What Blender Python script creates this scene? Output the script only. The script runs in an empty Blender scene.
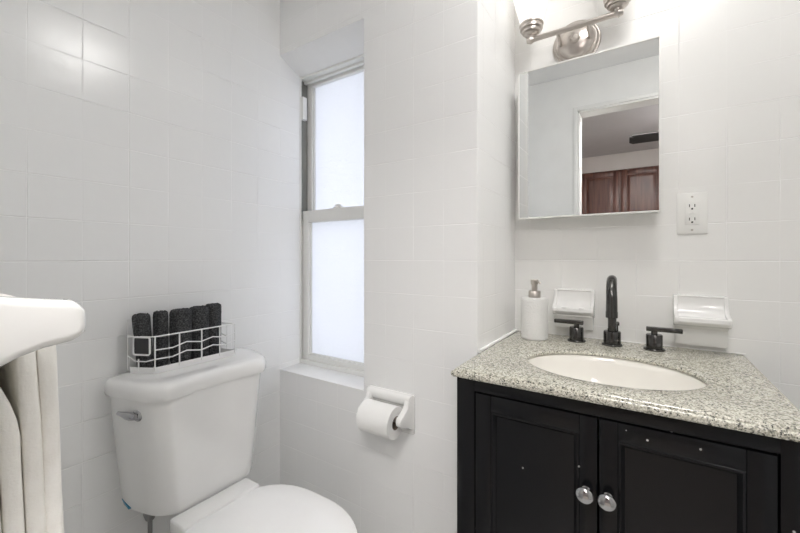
import bpy, bmesh, math, random
from mathutils import Vector, Matrix, noise
random.seed(7)
sc = bpy.context.scene
COL = sc.collection
PI = math.pi
H = 1.14                      # height of the lens above the floor

# ------------------------------------------------------------------ camera
cd = bpy.data.cameras.new('camera'); cam = bpy.data.objects.new('camera', cd); COL.objects.link(cam)
cd.sensor_width = 36.0; cd.lens = 374.0/800*36; cd.shift_y = -9.5/800; cd.clip_start = 0.01
YAW = math.atan2(245, 374)
cam.location = (0, 0, H); cam.rotation_euler = (PI/2, 0, YAW)
sc.camera = cam

# ------------------------------------------------------------------ world + light
w = bpy.data.worlds.new('sky'); sc.world = w; w.use_nodes = True
bg = w.node_tree.nodes['Background']; bg.inputs[0].default_value = (0.95, 0.955, 1.0, 1); bg.inputs[1].default_value = 0.86
def area(name, loc, rot, sx, sy, power, col):
    l = bpy.data.lights.new(name, 'AREA'); l.shape = 'RECTANGLE'; l.size = sx; l.size_y = sy; l.energy = power; l.color = col
    o = bpy.data.objects.new(name, l); COL.objects.link(o); o.location = loc; o.rotation_euler = rot; return o
SHADE_E, DOME_E, FILL_GLOBE_E, FILL_PANEL_E = 0.17, 6.9, 24.0, 16.0
sc.view_settings.view_transform = 'Standard'; sc.view_settings.look = 'None'
sc.view_settings.gamma = 1.0; sc.view_settings.use_curve_mapping = False
sc.view_settings.exposure = 1.50
try:
    sc.cycles.diffuse_bounces = 12; sc.cycles.max_bounces = 16
except Exception: pass

# ------------------------------------------------------------------ materials
def mat(name, col, rough=0.5, metal=0.0, spec=0.5, emit=None, estr=0, coat=0, bump=None, mix=None):
    """bump=(scale, strength, distance)  mix=(colour2, scale, lo, hi) noise blend"""
    m = bpy.data.materials.new(name); m.use_nodes = True; nt = m.node_tree; b = nt.nodes['Principled BSDF']
    b.inputs['Base Color'].default_value = (*col, 1); b.inputs['Roughness'].default_value = rough
    b.inputs['Metallic'].default_value = metal; b.inputs['Specular IOR Level'].default_value = spec
    b.inputs['Coat Weight'].default_value = coat; b.inputs['Coat Roughness'].default_value = 0.05
    if emit: b.inputs['Emission Color'].default_value = (*emit, 1); b.inputs['Emission Strength'].default_value = estr
    tc = nt.nodes.new('ShaderNodeTexCoord')
    if mix is None: mix = (tuple(c*0.96 for c in col), 6.0, 0.35, 0.65)
    n = nt.nodes.new('ShaderNodeTexNoise'); n.inputs['Scale'].default_value = mix[1]; n.inputs['Detail'].default_value = 4
    nt.links.new(tc.outputs['Object'], n.inputs['Vector'])
    r = nt.nodes.new('ShaderNodeMapRange'); r.inputs[1].default_value = mix[2]; r.inputs[2].default_value = mix[3]
    nt.links.new(n.outputs['Fac'], r.inputs[0])
    mx = nt.nodes.new('ShaderNodeMix'); mx.data_type = 'RGBA'
    mx.inputs[6].default_value = (*col, 1); mx.inputs[7].default_value = (*mix[0], 1)
    nt.links.new(r.outputs[0], mx.inputs[0]); nt.links.new(mx.outputs[2], b.inputs['Base Color'])
    if bump:
        n2 = nt.nodes.new('ShaderNodeTexNoise'); n2.inputs['Scale'].default_value = bump[0]; n2.inputs['Detail'].default_value = 3
        nt.links.new(tc.outputs['Object'], n2.inputs['Vector'])
        bp = nt.nodes.new('ShaderNodeBump'); bp.inputs['Strength'].default_value = bump[1]; bp.inputs['Distance'].default_value = bump[2]
        nt.links.new(n2.outputs['Fac'], bp.inputs['Height']); nt.links.new(bp.outputs[0], b.inputs['Normal'])
    return m

def tile_mat(name, col, grout, axis, u0, z0, T=0.108, rough=0.20, gw=0.0019, amt=0.95, tilt=0.007):
    """square glazed tiles laid on world position; axis 'X', 'Y' (walls) or 'F' (floor)"""
    m = bpy.data.materials.new(name); m.use_nodes = True; nt = m.node_tree; N = nt.nodes; L = nt.links
    b = N['Principled BSDF']; b.inputs['Roughness'].default_value = rough; b.inputs['Specular IOR Level'].default_value = 0.5
    g = N.new('ShaderNodeNewGeometry'); s = N.new('ShaderNodeSeparateXYZ'); L.new(g.outputs['Position'], s.inputs[0])
    def M(op, a, c=None, d=None):
        n = N.new('ShaderNodeMath'); n.operation = op
        for i, v in enumerate((a, c, d)):
            if v is None: continue
            if isinstance(v, (int, float)): n.inputs[i].default_value = v
            else: L.new(v, n.inputs[i])
        return n.outputs[0]
    ua = s.outputs['X'] if axis in ('X', 'F') else s.outputs['Y']
    va = s.outputs['Y'] if axis == 'F' else s.outputs['Z']
    u = M('DIVIDE', M('SUBTRACT', ua, u0), T); v = M('DIVIDE', M('SUBTRACT', va, z0), T)
    def edge(c):
        f = M('FRACT', c); return M('MULTIPLY', M('MINIMUM', f, M('SUBTRACT', 1.0, f)), T), f
    eu, fu = edge(u); ev, fv = edge(v)
    def line(e):
        r = N.new('ShaderNodeMapRange'); r.interpolation_type = 'SMOOTHSTEP'
        r.inputs[1].default_value = 0; r.inputs[2].default_value = gw; r.inputs[3].default_value = 1; r.inputs[4].default_value = 0
        L.new(e, r.inputs[0]); return r.outputs[0]
    def fade(scale, lo, hi, off):       # grout shows through the paint only in places
        n = N.new('ShaderNodeTexNoise'); n.inputs['Scale'].default_value = scale; n.inputs['Detail'].default_value = 2
        vm = N.new('ShaderNodeVectorMath'); vm.operation = 'ADD'; vm.inputs[1].default_value = (off, off*2, off*3)
        L.new(g.outputs['Position'], vm.inputs[0]); L.new(vm.outputs[0], n.inputs['Vector'])
        r = N.new('ShaderNodeMapRange'); r.inputs[1].default_value = lo; r.inputs[2].default_value = hi
        r.inputs[3].default_value = 0.12; r.inputs[4].default_value = 1.0
        L.new(n.outputs['Fac'], r.inputs[0]); return r.outputs[0]
    gu = M('MULTIPLY', line(eu), fade(5, 0.45, 0.62, 3.1)); gv = M('MULTIPLY', line(ev), fade(4, 0.36, 0.52, 9.7))
    gr = M('MAXIMUM', gu, gv)
    mx = N.new('ShaderNodeMix'); mx.data_type = 'RGBA'
    mx.inputs[6].default_value = (*col, 1); mx.inputs[7].default_value = (*grout, 1)
    L.new(M('MULTIPLY', gr, amt), mx.inputs[0]); L.new(mx.outputs[2], b.inputs['Base Color'])
    # every tile sits a little out of plane
    cmb = N.new('ShaderNodeCombineXYZ'); L.new(M('FLOOR', u), cmb.inputs[0]); L.new(M('FLOOR', v), cmb.inputs[1])
    wn = N.new('ShaderNodeTexWhiteNoise'); wn.noise_dimensions = '3D'; L.new(cmb.outputs[0], wn.inputs['Vector'])
    sp = N.new('ShaderNodeSeparateXYZ'); L.new(wn.outputs['Color'], sp.inputs[0])
    hgt = M('ADD', M('MULTIPLY', M('SUBTRACT', sp.outputs[0], 0.5), M('MULTIPLY', fu, T*tilt)),
            M('MULTIPLY', M('SUBTRACT', sp.outputs[1], 0.5), M('MULTIPLY', fv, T*tilt)))
    nz = N.new('ShaderNodeTexNoise'); nz.inputs['Scale'].default_value = 14; L.new(g.outputs['Position'], nz.inputs['Vector'])
    hgt = M('ADD', hgt, M('MULTIPLY', nz.outputs['Fac'], 0.0007))
    hgt = M('SUBTRACT', hgt, M('MULTIPLY', gr, 0.0008))
    bp = N.new('ShaderNodeBump'); bp.inputs['Strength'].default_value = 1.0; bp.inputs['Distance'].default_value = 1.0
    L.new(hgt, bp.inputs['Height']); L.new(bp.outputs[0], b.inputs['Normal'])
    return m

def granite():
    m = bpy.data.materials.new('speckled_granite'); m.use_nodes = True; nt = m.node_tree; N = nt.nodes; L = nt.links
    b = N['Principled BSDF']; b.inputs['Roughness'].default_value = 0.16
    tc = N.new('ShaderNodeTexCoord')
    v = N.new('ShaderNodeTexVoronoi'); v.inputs['Scale'].default_value = 430; L.new(tc.outputs['Object'], v.inputs['Vector'])
    n = N.new('ShaderNodeTexNoise'); n.inputs['Scale'].default_value = 110; n.inputs['Detail'].default_value = 4; L.new(tc.outputs['Object'], n.inputs['Vector'])
    sp = N.new('ShaderNodeSeparateColor'); L.new(v.outputs['Color'], sp.inputs[0])
    a = N.new('ShaderNodeMath'); a.operation = 'ADD'; L.new(sp.outputs[0], a.inputs[0])
    k = N.new('ShaderNodeMath'); k.operation = 'MULTIPLY_ADD'; k.inputs[1].default_value = 0.9; k.inputs[2].default_value = -0.45
    L.new(n.outputs['Fac'], k.inputs[0]); L.new(k.outputs[0], a.inputs[1])
    r = N.new('ShaderNodeValToRGB'); r.color_ramp.interpolation = 'CONSTANT'; e = r.color_ramp.elements
    e[0].position = 0; e[0].color = (0.06, 0.06, 0.055, 1); e[1].position = 0.05; e[1].color = (0.20, 0.20, 0.175, 1)
    for p, c in ((0.17, (0.33, 0.32, 0.265, 1)), (0.31, (0.45, 0.435, 0.365, 1)), (0.50, (0.56, 0.545, 0.47, 1)), (0.75, (0.69, 0.675, 0.60, 1))):
        x = e.new(p); x.color = c
    L.new(a.outputs[0], r.inputs[0]); L.new(r.outputs[0], b.inputs['Base Color'])
    return m

def black_paint():
    m = bpy.data.materials.new('black_satin_paint'); m.use_nodes = True; nt = m.node_tree; N = nt.nodes; L = nt.links
    b = N['Principled BSDF']; b.inputs['Roughness'].default_value = 0.24; b.inputs['Specular IOR Level'].default_value = 0.3
    g = N.new('ShaderNodeNewGeometry')
    v = N.new('ShaderNodeTexVoronoi'); v.inputs['Scale'].default_value = 26; L.new(g.outputs['Position'], v.inputs['Vector'])
    wn = N.new('ShaderNodeSeparateColor'); L.new(v.outputs['Color'], wn.inputs[0])
    s = N.new('ShaderNodeSeparateXYZ'); L.new(g.outputs['Position'], s.inputs[0])
    lim = N.new('ShaderNodeMapRange'); lim.inputs[1].default_value = -0.2; lim.inputs[2].default_value = 0.12   # chips gather to the right
    lim.inputs[3].default_value = 0.05; lim.inputs[4].default_value = 0.55; L.new(s.outputs['X'], lim.inputs[0])
    lt = N.new('ShaderNodeMath'); lt.operation = 'LESS_THAN'; L.new(wn.outputs[0], lt.inputs[0]); L.new(lim.outputs[0], lt.inputs[1])
    d = N.new('ShaderNodeMath'); d.operation = 'LESS_THAN'; L.new(v.outputs['Distance'], d.inputs[0]); d.inputs[1].default_value = 0.052
    mu = N.new('ShaderNodeMath'); mu.operation = 'MULTIPLY'; L.new(lt.outputs[0], mu.inputs[0]); L.new(d.outputs[0], mu.inputs[1])
    mx = N.new('ShaderNodeMix'); mx.data_type = 'RGBA'; mx.inputs[6].default_value = (0.0045, 0.0048, 0.006, 1); mx.inputs[7].default_value = (0.5, 0.5, 0.48, 1)
    L.new(mu.outputs[0], mx.inputs[0]); L.new(mx.outputs[2], b.inputs['Base Color'])
    return m

def frosted():
    m = bpy.data.materials.new('frosted_window_glass'); m.use_nodes = True; nt = m.node_tree; N = nt.nodes; L = nt.links
    N.remove(N['Principled BSDF']); out = N['Material Output']
    tr = N.new('ShaderNodeBsdfTranslucent'); tr.inputs[0].default_value = (0.90, 0.92, 0.96, 1)
    df = N.new('ShaderNodeBsdfDiffuse'); df.inputs[0].default_value = (0.85, 0.87, 0.9, 1)
    gl = N.new('ShaderNodeBsdfGlossy'); gl.inputs['Roughness'].default_value = 0.2
    a = N.new('ShaderNodeMixShader'); a.inputs[0].default_value = 0.35; L.new(tr.outputs[0], a.inputs[1]); L.new(df.outputs[0], a.inputs[2])
    c = N.new('ShaderNodeMixShader'); c.inputs[0].default_value = 0.05; L.new(a.outputs[0], c.inputs[1]); L.new(gl.outputs[0], c.inputs[2])
    tc = N.new('ShaderNodeTexCoord'); v = N.new('ShaderNodeTexVoronoi'); v.inputs['Scale'].default_value = 160
    L.new(tc.outputs['Object'], v.inputs['Vector']); bp = N.new('ShaderNodeBump'); bp.inputs['Strength'].default_value = 0.4; bp.inputs['Distance'].default_value = 0.002
    L.new(v.outputs['Distance'], bp.inputs['Height'])
    for n in (tr, df, gl): L.new(bp.outputs[0], n.inputs['Normal'])
    L.new(c.outputs[0], out.inputs[0]); return m

def wood():
    m = bpy.data.materials.new('cherry_wood'); m.use_nodes = True; nt = m.node_tree; N = nt.nodes; L = nt.links
    b = N['Principled BSDF']; b.inputs['Roughness'].default_value = 0.35
    tc = N.new('ShaderNodeTexCoord'); mp = N.new('ShaderNodeMapping'); mp.inputs['Scale'].default_value = (22, 22, 1.6); L.new(tc.outputs['Object'], mp.inputs[0])
    n = N.new('ShaderNodeTexNoise'); n.inputs['Scale'].default_value = 2.0; n.inputs['Detail'].default_value = 6; L.new(mp.outputs[0], n.inputs['Vector'])
    r = N.new('ShaderNodeValToRGB'); e = r.color_ramp.elements
    e[0].position = 0.3; e[0].color = (0.060, 0.022, 0.016, 1); e[1].position = 0.72; e[1].color = (0.16, 0.065, 0.045, 1)
    L.new(n.outputs['Fac'], r.inputs[0]); L.new(r.outputs[0], b.inputs['Base Color']); return m

Z0 = H - 0.011
WALLC = (0.86, 0.865, 0.865); GR = (0.97, 0.97, 0.97)
M = {}
M['tileA'] = tile_mat('white_wall_tile_left', WALLC, GR, 'Y', 1.02, Z0, rough=0.20)
M['tileB'] = tile_mat('white_wall_tile_back', WALLC, GR, 'X', -0.401, Z0)
M['tileC'] = tile_mat('white_wall_tile_alcove_side', WALLC, GR, 'Y', 1.386, Z0)
M['tileD'] = tile_mat('white_wall_tile_alcove', (0.855, 0.855, 0.842), GR, 'X', 0.3006, Z0, rough=0.26, tilt=0.004)
M['plaster'] = mat('white_plaster', (0.87, 0.87, 0.865), 0.45, bump=(25, 0.15, 0.002))
M['ceil'] = mat('ceiling_paint', (0.89, 0.89, 0.89), 0.8)
M['panel'] = mat('fill_panel_glow', (0.95, 0.95, 0.95), 0.3, emit=(1.0, 0.97, 0.94), estr=FILL_PANEL_E)  # glow of the fill panel added outside the doorway
M['floor'] = tile_mat('grey_floor_tile', (0.58, 0.58, 0.56), (0.40, 0.40, 0.39), 'F', 0, 0, T=0.3, rough=0.3, gw=0.004)
M['trim'] = mat('white_gloss_trim', (0.84, 0.84, 0.83), 0.25)
M['vinyl'] = mat('window_vinyl', (0.83, 0.83, 0.81), 0.35)
M['track'] = mat('window_track', (0.22, 0.22, 0.20), 0.5)
M['glass'] = frosted()
M['porc'] = mat('toilet_porcelain', (0.84, 0.84, 0.835), 0.07, coat=0.5)
M['ceram'] = mat('ceramic_white', (0.86, 0.86, 0.85), 0.1, coat=0.4)
M['bottle'] = mat('embossed_ceramic', (0.86, 0.86, 0.85), 0.3, bump=(260, 1.0, 0.004))
M['cream'] = mat('cream_porcelain', (0.86, 0.84, 0.79), 0.08, coat=0.4)
M['seat'] = mat('seat_plastic', (0.88, 0.88, 0.88), 0.12)
M['chrome'] = mat('chrome', (0.5, 0.5, 0.51), 0.06, metal=1)
M['nickel'] = mat('brushed_nickel', (0.56, 0.52, 0.485), 0.33, metal=1, bump=(120, 0.1, 0.001))
M['gun'] = mat('gunmetal_faucet', (0.10, 0.098, 0.095), 0.22, metal=1)
M['granite'] = granite(); M['black'] = black_paint(); M['wood'] = wood()
M['slate'] = mat('slate_label', (0.035, 0.036, 0.038), 0.6)
M['wire'] = mat('white_coated_wire', (0.84, 0.84, 0.84), 0.3)
M['charcoal'] = mat('charcoal_terry', (0.040, 0.041, 0.043), 1.0, spec=0.1, bump=(420, 1.0, 0.004), mix=((0.13, 0.133, 0.137), 260, 0.42, 0.68))
M['towel'] = mat('cream_terry', (0.93, 0.92, 0.885), 1.0, spec=0.1, bump=(350, 0.35, 0.0015), mix=((0.90, 0.885, 0.845), 60, 0.35, 0.65))
M['paper'] = mat('tissue_paper', (0.86, 0.86, 0.85), 0.9, spec=0.1, bump=(200, 0.3, 0.001))
M['card'] = mat('cardboard', (0.16, 0.13, 0.10), 0.9)
M['mirror'] = mat('mirror_silver', (0.90, 0.915, 0.91), 0.0, metal=1, mix=((0.90, 0.915, 0.91), 1, 0.4, 0.6))
M['plastic'] = mat('white_plastic', (0.86, 0.86, 0.84), 0.3)
M['slot'] = mat('dark_slot', (0.02, 0.02, 0.02), 0.6)
M['shade'] = mat('frosted_lamp_shade', (0.95, 0.94, 0.92), 0.3, emit=(1.0, 0.955, 0.90), estr=SHADE_E)
M['dome'] = mat('lit_dome', (0.95, 0.95, 0.95), 0.3, emit=(1.0, 0.98, 0.955), estr=DOME_E)
M['fill_globe'] = mat('fill_globe_glow', (0.95, 0.95, 0.95), 0.3, emit=(1.0, 0.94, 0.93), estr=FILL_GLOBE_E)  # glow of the globe added under the fan as fill
M['blue'] = mat('blue_sticker', (0.02, 0.18, 0.30), 0.4)
M['rubber'] = mat('grey_hose', (0.3, 0.3, 0.3), 0.4, metal=0.6)
M['fan'] = mat('dark_fan_blade', (0.03, 0.027, 0.027), 0.9)
M['roomwall'] = mat('room_wall_paint', (0.56, 0.53, 0.51), 0.8)
M['roomceil'] = mat('room_ceiling_paint', (0.50, 0.49, 0.50), 0.8)
M['ground'] = mat('floor_boards', (0.55, 0.50, 0.45), 0.4)
M['caulk'] = mat('white_caulk', (0.9, 0.9, 0.89), 0.4)

# ------------------------------------------------------------------ mesh helpers
def sharpen(bm, ang=math.radians(38)):
    for f in bm.faces: f.smooth = True
    for e in bm.edges:
        e.smooth = not (len(e.link_faces) == 2 and e.calc_face_angle(0) > ang)
def obj(name, bm, m, parent=None, label=None):
    bmesh.ops.recalc_face_normals(bm, faces=bm.faces); sharpen(bm)
    me = bpy.data.meshes.new(name); bm.to_mesh(me); bm.free()
    me.materials.append(m)
    o = bpy.data.objects.new(name, me); COL.objects.link(o)
    if parent:
        top = parent
        loc = Vector((0, 0, 0))
        while top: loc += top.location; top = top.parent
        me.transform(Matrix.Translation(-loc)); o.parent = parent
    if label: o['label'] = label
    return o
def thing(name, loc, label, cat, group=None):
    o = bpy.data.objects.new(name, None); COL.objects.link(o); o.empty_display_size = 0.05
    o.location = loc; o['label'] = label; o['category'] = cat
    if group: o['group'] = group
    return o
def tag(o, label, cat, group=None):
    # single-mesh thing: put its origin at its own base
    me = o.data; xs = [v.co for v in me.vertices]
    c = Vector(((min(v.x for v in xs)+max(v.x for v in xs))/2, (min(v.y for v in xs)+max(v.y for v in xs))/2, min(v.z for v in xs)))
    me.transform(Matrix.Translation(-c)); o.location = c
    o['label'] = label; o['category'] = cat
    if group: o['group'] = group
    return o
def struct(name, bm, m, parent=None):
    o = obj(name, bm, m, parent)
    if not parent: o['kind'] = 'structure'
    return o
def box(bm, x0, x1, y0, y1, z0, z1, bev=0, seg=2):
    t = bmesh.new(); bmesh.ops.create_cube(t, size=1)
    for v in t.verts: v.co = Vector(((x0+x1)/2+v.co.x*(x1-x0), (y0+y1)/2+v.co.y*(y1-y0), (z0+z1)/2+v.co.z*(z1-z0)))
    if bev: bmesh.ops.bevel(t, geom=t.edges[:], offset=bev, segments=seg, profile=0.5, affect='EDGES')
    merge(bm, t); return bm
def merge(bm, t, mtx=None):
    if mtx: bmesh.ops.transform(t, matrix=mtx, verts=t.verts)
    me = bpy.data.meshes.new('tmp'); t.to_mesh(me); t.free(); bm.from_mesh(me); bpy.data.meshes.remove(me)
def B(*a, bev=0, seg=2): return box(bmesh.new(), *a, bev=bev, seg=seg)
def loft(bm, loops, closed=True, cap0=True, cap1=True):
    vl = [[bm.verts.new(p) for p in lp] for lp in loops]; n = len(loops[0])
    for a, b in zip(vl, vl[1:]):
        for i in range(n if closed else n-1):
            j = (i+1) % n; bm.faces.new((a[i], a[j], b[j], b[i]))
    if cap0: bm.faces.new(vl[0][::-1])
    if cap1: bm.faces.new(vl[-1])
    return bm
def lathe(bm, prof, c, n=32, axis='Z', sx=1, sy=1, a0=0):
    """prof: list of (r, h); r==0 at an end closes it"""
    loops = []
    for r, h in prof:
        r = max(r, 1e-5); lp = []
        for i in range(n):
            t = a0+2*PI*i/n; a, b = r*sx*math.cos(t), r*sy*math.sin(t)
            p = {'Z': (a, b, h), 'X': (h, a, b), 'Y': (a, h, b)}[axis]
            lp.append(Vector(c)+Vector(p))
        loops.append(lp)
    return loft(bm, loops)
def tube(bm, pts, r, n=10, rs=None, closed=False):
    pts = [Vector(p) for p in pts]; m = len(pts); loops = []; up = None
    for i, p in enumerate(pts):
        if closed: d = (pts[(i+1) % m]-pts[i-1]).normalized()
        else: d = (pts[min(i+1, m-1)]-pts[max(i-1, 0)]).normalized()
        if up is None: up = Vector((0, 0, 1)) if abs(d.z) < 0.9 else Vector((1, 0, 0))
        s = d.cross(up).normalized(); up = s.cross(d).normalized()
        rr = rs[i] if rs else r
        loops.append([p+s*rr*math.cos(2*PI*k/n)+up*rr*math.sin(2*PI*k/n) for k in range(n)])
    if closed: loops.append(loops[0]); loft(bm, loops, cap0=False, cap1=False); bmesh.ops.remove_doubles(bm, verts=bm.verts, dist=1e-6)
    else: loft(bm, loops)
    return bm
def prism(bm, poly, axis, a, b, bev=0, seg=2):
    """extrude a 2D polygon along axis from a to b; poly in the other two axes"""
    t = bmesh.new()
    def P(u, v, w): return {'X': (w, u, v), 'Y': (u, w, v), 'Z': (u, v, w)}[axis]
    loft(t, [[Vector(P(u, v, w)) for u, v in poly] for w in (a, b)])
    bmesh.ops.recalc_face_normals(t, faces=t.faces)
    if bev:
        es = [e for e in t.edges if len(e.link_faces) == 2 and e.calc_face_angle(0) > 0.5]
        bmesh.ops.bevel(t, geom=es, offset=bev, segments=seg, profile=0.5, affect='EDGES')
    merge(bm, t); return bm
def smoothpoly(pts, it=3, closed=True):
    for _ in range(it):
        q = []; n = len(pts)
        rng = range(n) if closed else range(n-1)
        for i in rng:
            a, b = pts[i], pts[(i+1) % n]
            q.append(tuple(a[k]*.75+b[k]*.25 for k in range(len(a)))); q.append(tuple(a[k]*.25+b[k]*.75 for k in range(len(a))))
        if not closed: q = [pts[0]]+q+[pts[-1]]
        pts = q
    return pts
def arc(cx, cy, r, a0, a1, n):
    return [(cx+r*math.cos(a0+(a1-a0)*i/n), cy+r*math.sin(a0+(a1-a0)*i/n)) for i in range(n+1)]

# ------------------------------------------------------------------ room
XA, YB, XC, YD = -1.26, 1.02, -0.401, 1.386
CZ = H+1.165; XR = 0.95; YF = -0.02
struct('floor', B(-1.4, 1.1, -0.14, 1.7, -0.1, 0), M['floor'])
struct('ceiling', B(-1.4, 1.1, -0.14, 1.7, CZ, CZ+0.1), M['ceil'])
struct('wall_left', B(XA-0.14, XA, -0.14, YB+0.105, 0, CZ), M['tileA'])
SILL, LINT, LINTB, WX = H-0.4625, H+0.832, H+0.785, -0.818
YW = 1.125
bm = bmesh.new()
TK = YB
box(bm, XA, WX, YB, YW, 0, SILL-0.004)                               # under the window
prism(bm, [(YB, LINT), (YW, LINTB), (YW, CZ), (YB, CZ)], 'X', XA, WX)   # sloped lintel
pr = [(WX, YB), (WX, YD+0.2), (XC-0.008, YD+0.2), (XC-0.008, YD+0.05), (XC, YD+0.05), (XC, YB+0.007), (XC-0.002, YB+0.002), (XC-0.007, YB)]
prism(bm, pr, 'Z', 0, CZ)
box(bm, XA-0.14, WX, YW, YD+0.2, 0, SILL-0.004)
box(bm, XA-0.14, WX, YW, YD+0.2, LINTB, CZ)
o = struct('wall_back', bm, M['tileB'])
# face towards the alcove gets the tile layout of its own axis
o.data.materials.append(M['tileC']); o.data.materials.append(M['plaster'])
for p in o.data.polygons:
    if p.normal.x > 0.9 and p.center.x > XC-0.01: p.material_index = 1
    if abs(p.normal.z) > 0.5 and p.center.y > YB and LINTB-0.1 < p.center.z < LINT+0.1: p.material_index = 2
struct('wall_alcove', B(XC, XR+0.1, YD, YD+0.2, 0, CZ), M['tileD'])
struct('wall_right', B(XR, XR+0.1, YF, YD, 0, CZ), M['tileC'])
# front wall with the doorway
DX0, DX1, DZ = -0.362, 0.375, H+0.932
bm = bmesh.new()
box(bm, -1.4, DX0, YF-0.11, YF, 0, CZ); box(bm, DX1, XR+0.1, YF-0.11, YF, 0, CZ); box(bm, DX0, DX1, YF-0.11, YF, DZ, CZ)
struct('wall_front', bm, M['plaster'])
bm = bmesh.new()
cw = 0.024
for (a, b) in ((YF, YF+0.010), (YF-0.12, YF-0.11)):
    box(bm, DX0-cw, DX0+0.001, a, b, 0, DZ+cw, bev=0.002); box(bm, DX1-0.001, DX1+cw, a, b, 0, DZ+cw, bev=0.002); box(bm, DX0, DX1, a, b, DZ-0.001, DZ+cw, bev=0.002)
box(bm, DX0, DX0+0.012, YF-0.11, YF, 0, DZ); box(bm, DX1-0.012, DX1, YF-0.11, YF, 0, DZ); box(bm, DX0, DX1, YF-0.11, YF, DZ-0.012, DZ)
struct('trim_1', bm, M['trim'])
# window sill slab
struct('trim_2', B(XA, WX, YB-0.003, YW+0.004, SILL-0.004, SILL, bev=0.0015), M['plaster'])
# caulk bead where the worktop meets the tile
CT = H-0.269
bm = bmesh.new(); tube(bm, [(XC+0.0045, YB+0.002, CT-0.001), (XC+0.0045, YD-0.002, CT-0.001)], 0.0055, 8)
tube(bm, [(XC+0.003, YD-0.001, CT+0.001), (0.232, YD-0.001, CT+0.001)], 0.0018, 8)
struct('trim_3', bm, M['caulk'])

# window: double-hung with frosted panes
bm = bmesh.new()
wx0, wx1, wz0, wz1 = XA-0.045, WX+0.03, SILL-0.004, H+0.788
box(bm, wx0-0.03, XA+0.004, YW, YW+0.008, SILL, LINTB, bev=0.002)                 # inner stop seen beside the sash
box(bm, wx0-0.03, wx0, YW+0.008, YW+0.12, wz0, wz1); box(bm, wx1, wx1+0.03, YW+0.008, YW+0.12, wz0, wz1)
box(bm, wx0, wx1, YW+0.006, YW+0.12, wz1-0.012, wz1+0.003, bev=0.002)
box(bm, wx0, wx1, YW+0.030, YW+0.045, wz1-0.022, wz1-0.010, bev=0.002)
box(bm, wx0, wx1, YW+0.002, YW+0.12, wz0, SILL+0.018, bev=0.003)
box(bm, wx0-0.001, XA-0.002, YW+0.009, YW+0.05, SILL, H+0.150); box(bm, wx0-0.001, XA+0.002, YW+0.084, YW+0.12, SILL, wz1-0.01)
win = struct('window_1', bm, M['vinyl'])
def sash(y0, y1, x0, x1, z0, z1, sl, top, bot, name):
    bm = bmesh.new()
    box(bm, x0, x0+sl, y0, y1, z0, z1, bev=0.003); box(bm, x1-sl, x1, y0, y1, z0, z1, bev=0.003)
    box(bm, x0+sl-0.001, x1-sl+0.001, y0, y1, z1-top, z1, bev=0.003); box(bm, x0+sl-0.001, x1-sl+0.001, y0, y1, z0, z0+bot, bev=0.003)
    # glazing bead
    box(bm, x0+sl-0.001, x0+sl+0.006, y0+0.008, y1-0.004, z0+bot, z1-top, bev=0.002)
    box(bm, x0+sl, x1-sl, y0+0.008, y1-0.004, z0+bot-0.001, z0+bot+0.005, bev=0.002)
    s = obj(name, bm, M['vinyl'], win)
    yc = (y0+y1)/2+0.003
    obj('pane', B(x0+sl-0.004, x1-sl+0.004, yc-0.002, yc+0.002, z0+bot-0.004, z1-top+0.004), M['glass'], s)
    return s
sash(YW+0.052, YW+0.082, XA-0.034, wx1, H+0.150, wz1-0.010, 0.054, 0.022, 0.035, 'upper_sash')
low = sash(YW+0.014, YW+0.044, XA+0.0015, wx1, SILL+0.016, H+0.201, 0.038, 0.052, 0.024, 'lower_sash')
bm = B(XA-0.010, XA-0.006, YW+0.02, YW+0.05, H+0.20, wz1-0.012); box(bm, XA-0.032, XA-0.024, YW+0.03, YW+0.05, H+0.20, wz1-0.012)
obj('track', bm, M['track'], win)
bm = B(XA-0.002, XA+0.014, YW+0.006, YW+0.03, H+0.60, H+0.70, bev=0.002)
obj('sash_stop', bm, M['vinyl'], win)
bm = B(-1.075, -1.035, YW+0.014, YW+0.036, H+0.201, H+0.207, bev=0.002); lathe(bm, [(0.001, 0.0), (0.012, 0.001), (0.011, 0.01), (0.004, 0.013), (0, 0.013)], (-1.055, YW+0.025, H+0.206), 16)
box(bm, -1.075, -1.050, YW+0.021, YW+0.029, H+0.212, H+0.218, bev=0.002)
obj('sash_lock', bm, M['vinyl'], win)

# ------------------------------------------------------------------ room beyond the doorway
RY = -2.6
struct('floor_hall', B(-2.2, 2.2, RY-0.1, -0.14, -0.1, 0), M['ground'])
struct('ceiling_hall', B(-2.2, 2.2, RY-0.1, -0.14, CZ, CZ+0.1), M['roomceil'])
bm = B(-2.2, 2.2, RY-0.1, RY, 0, CZ); struct('wall_hall_back', bm, M['roomwall'])
struct('trim_4', B(-2.1, 2.1, RY, RY+0.33, H+0.985, CZ), M['roomwall'])
struct('wall_hall_left', B(-2.2, -2.1, RY, -0.14, 0, CZ), M['roomwall'])
struct('wall_hall_right', B(2.1, 2.2, RY, -0.14, 0, CZ), M['roomwall'])
bm = B(-2.1, -1.4, -0.14, -0.13, 0, CZ); box(bm, 1.05, 2.1, -0.14, -0.13, 0, CZ)
struct('wall_hall_front', bm, M['roomwall'])

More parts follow.
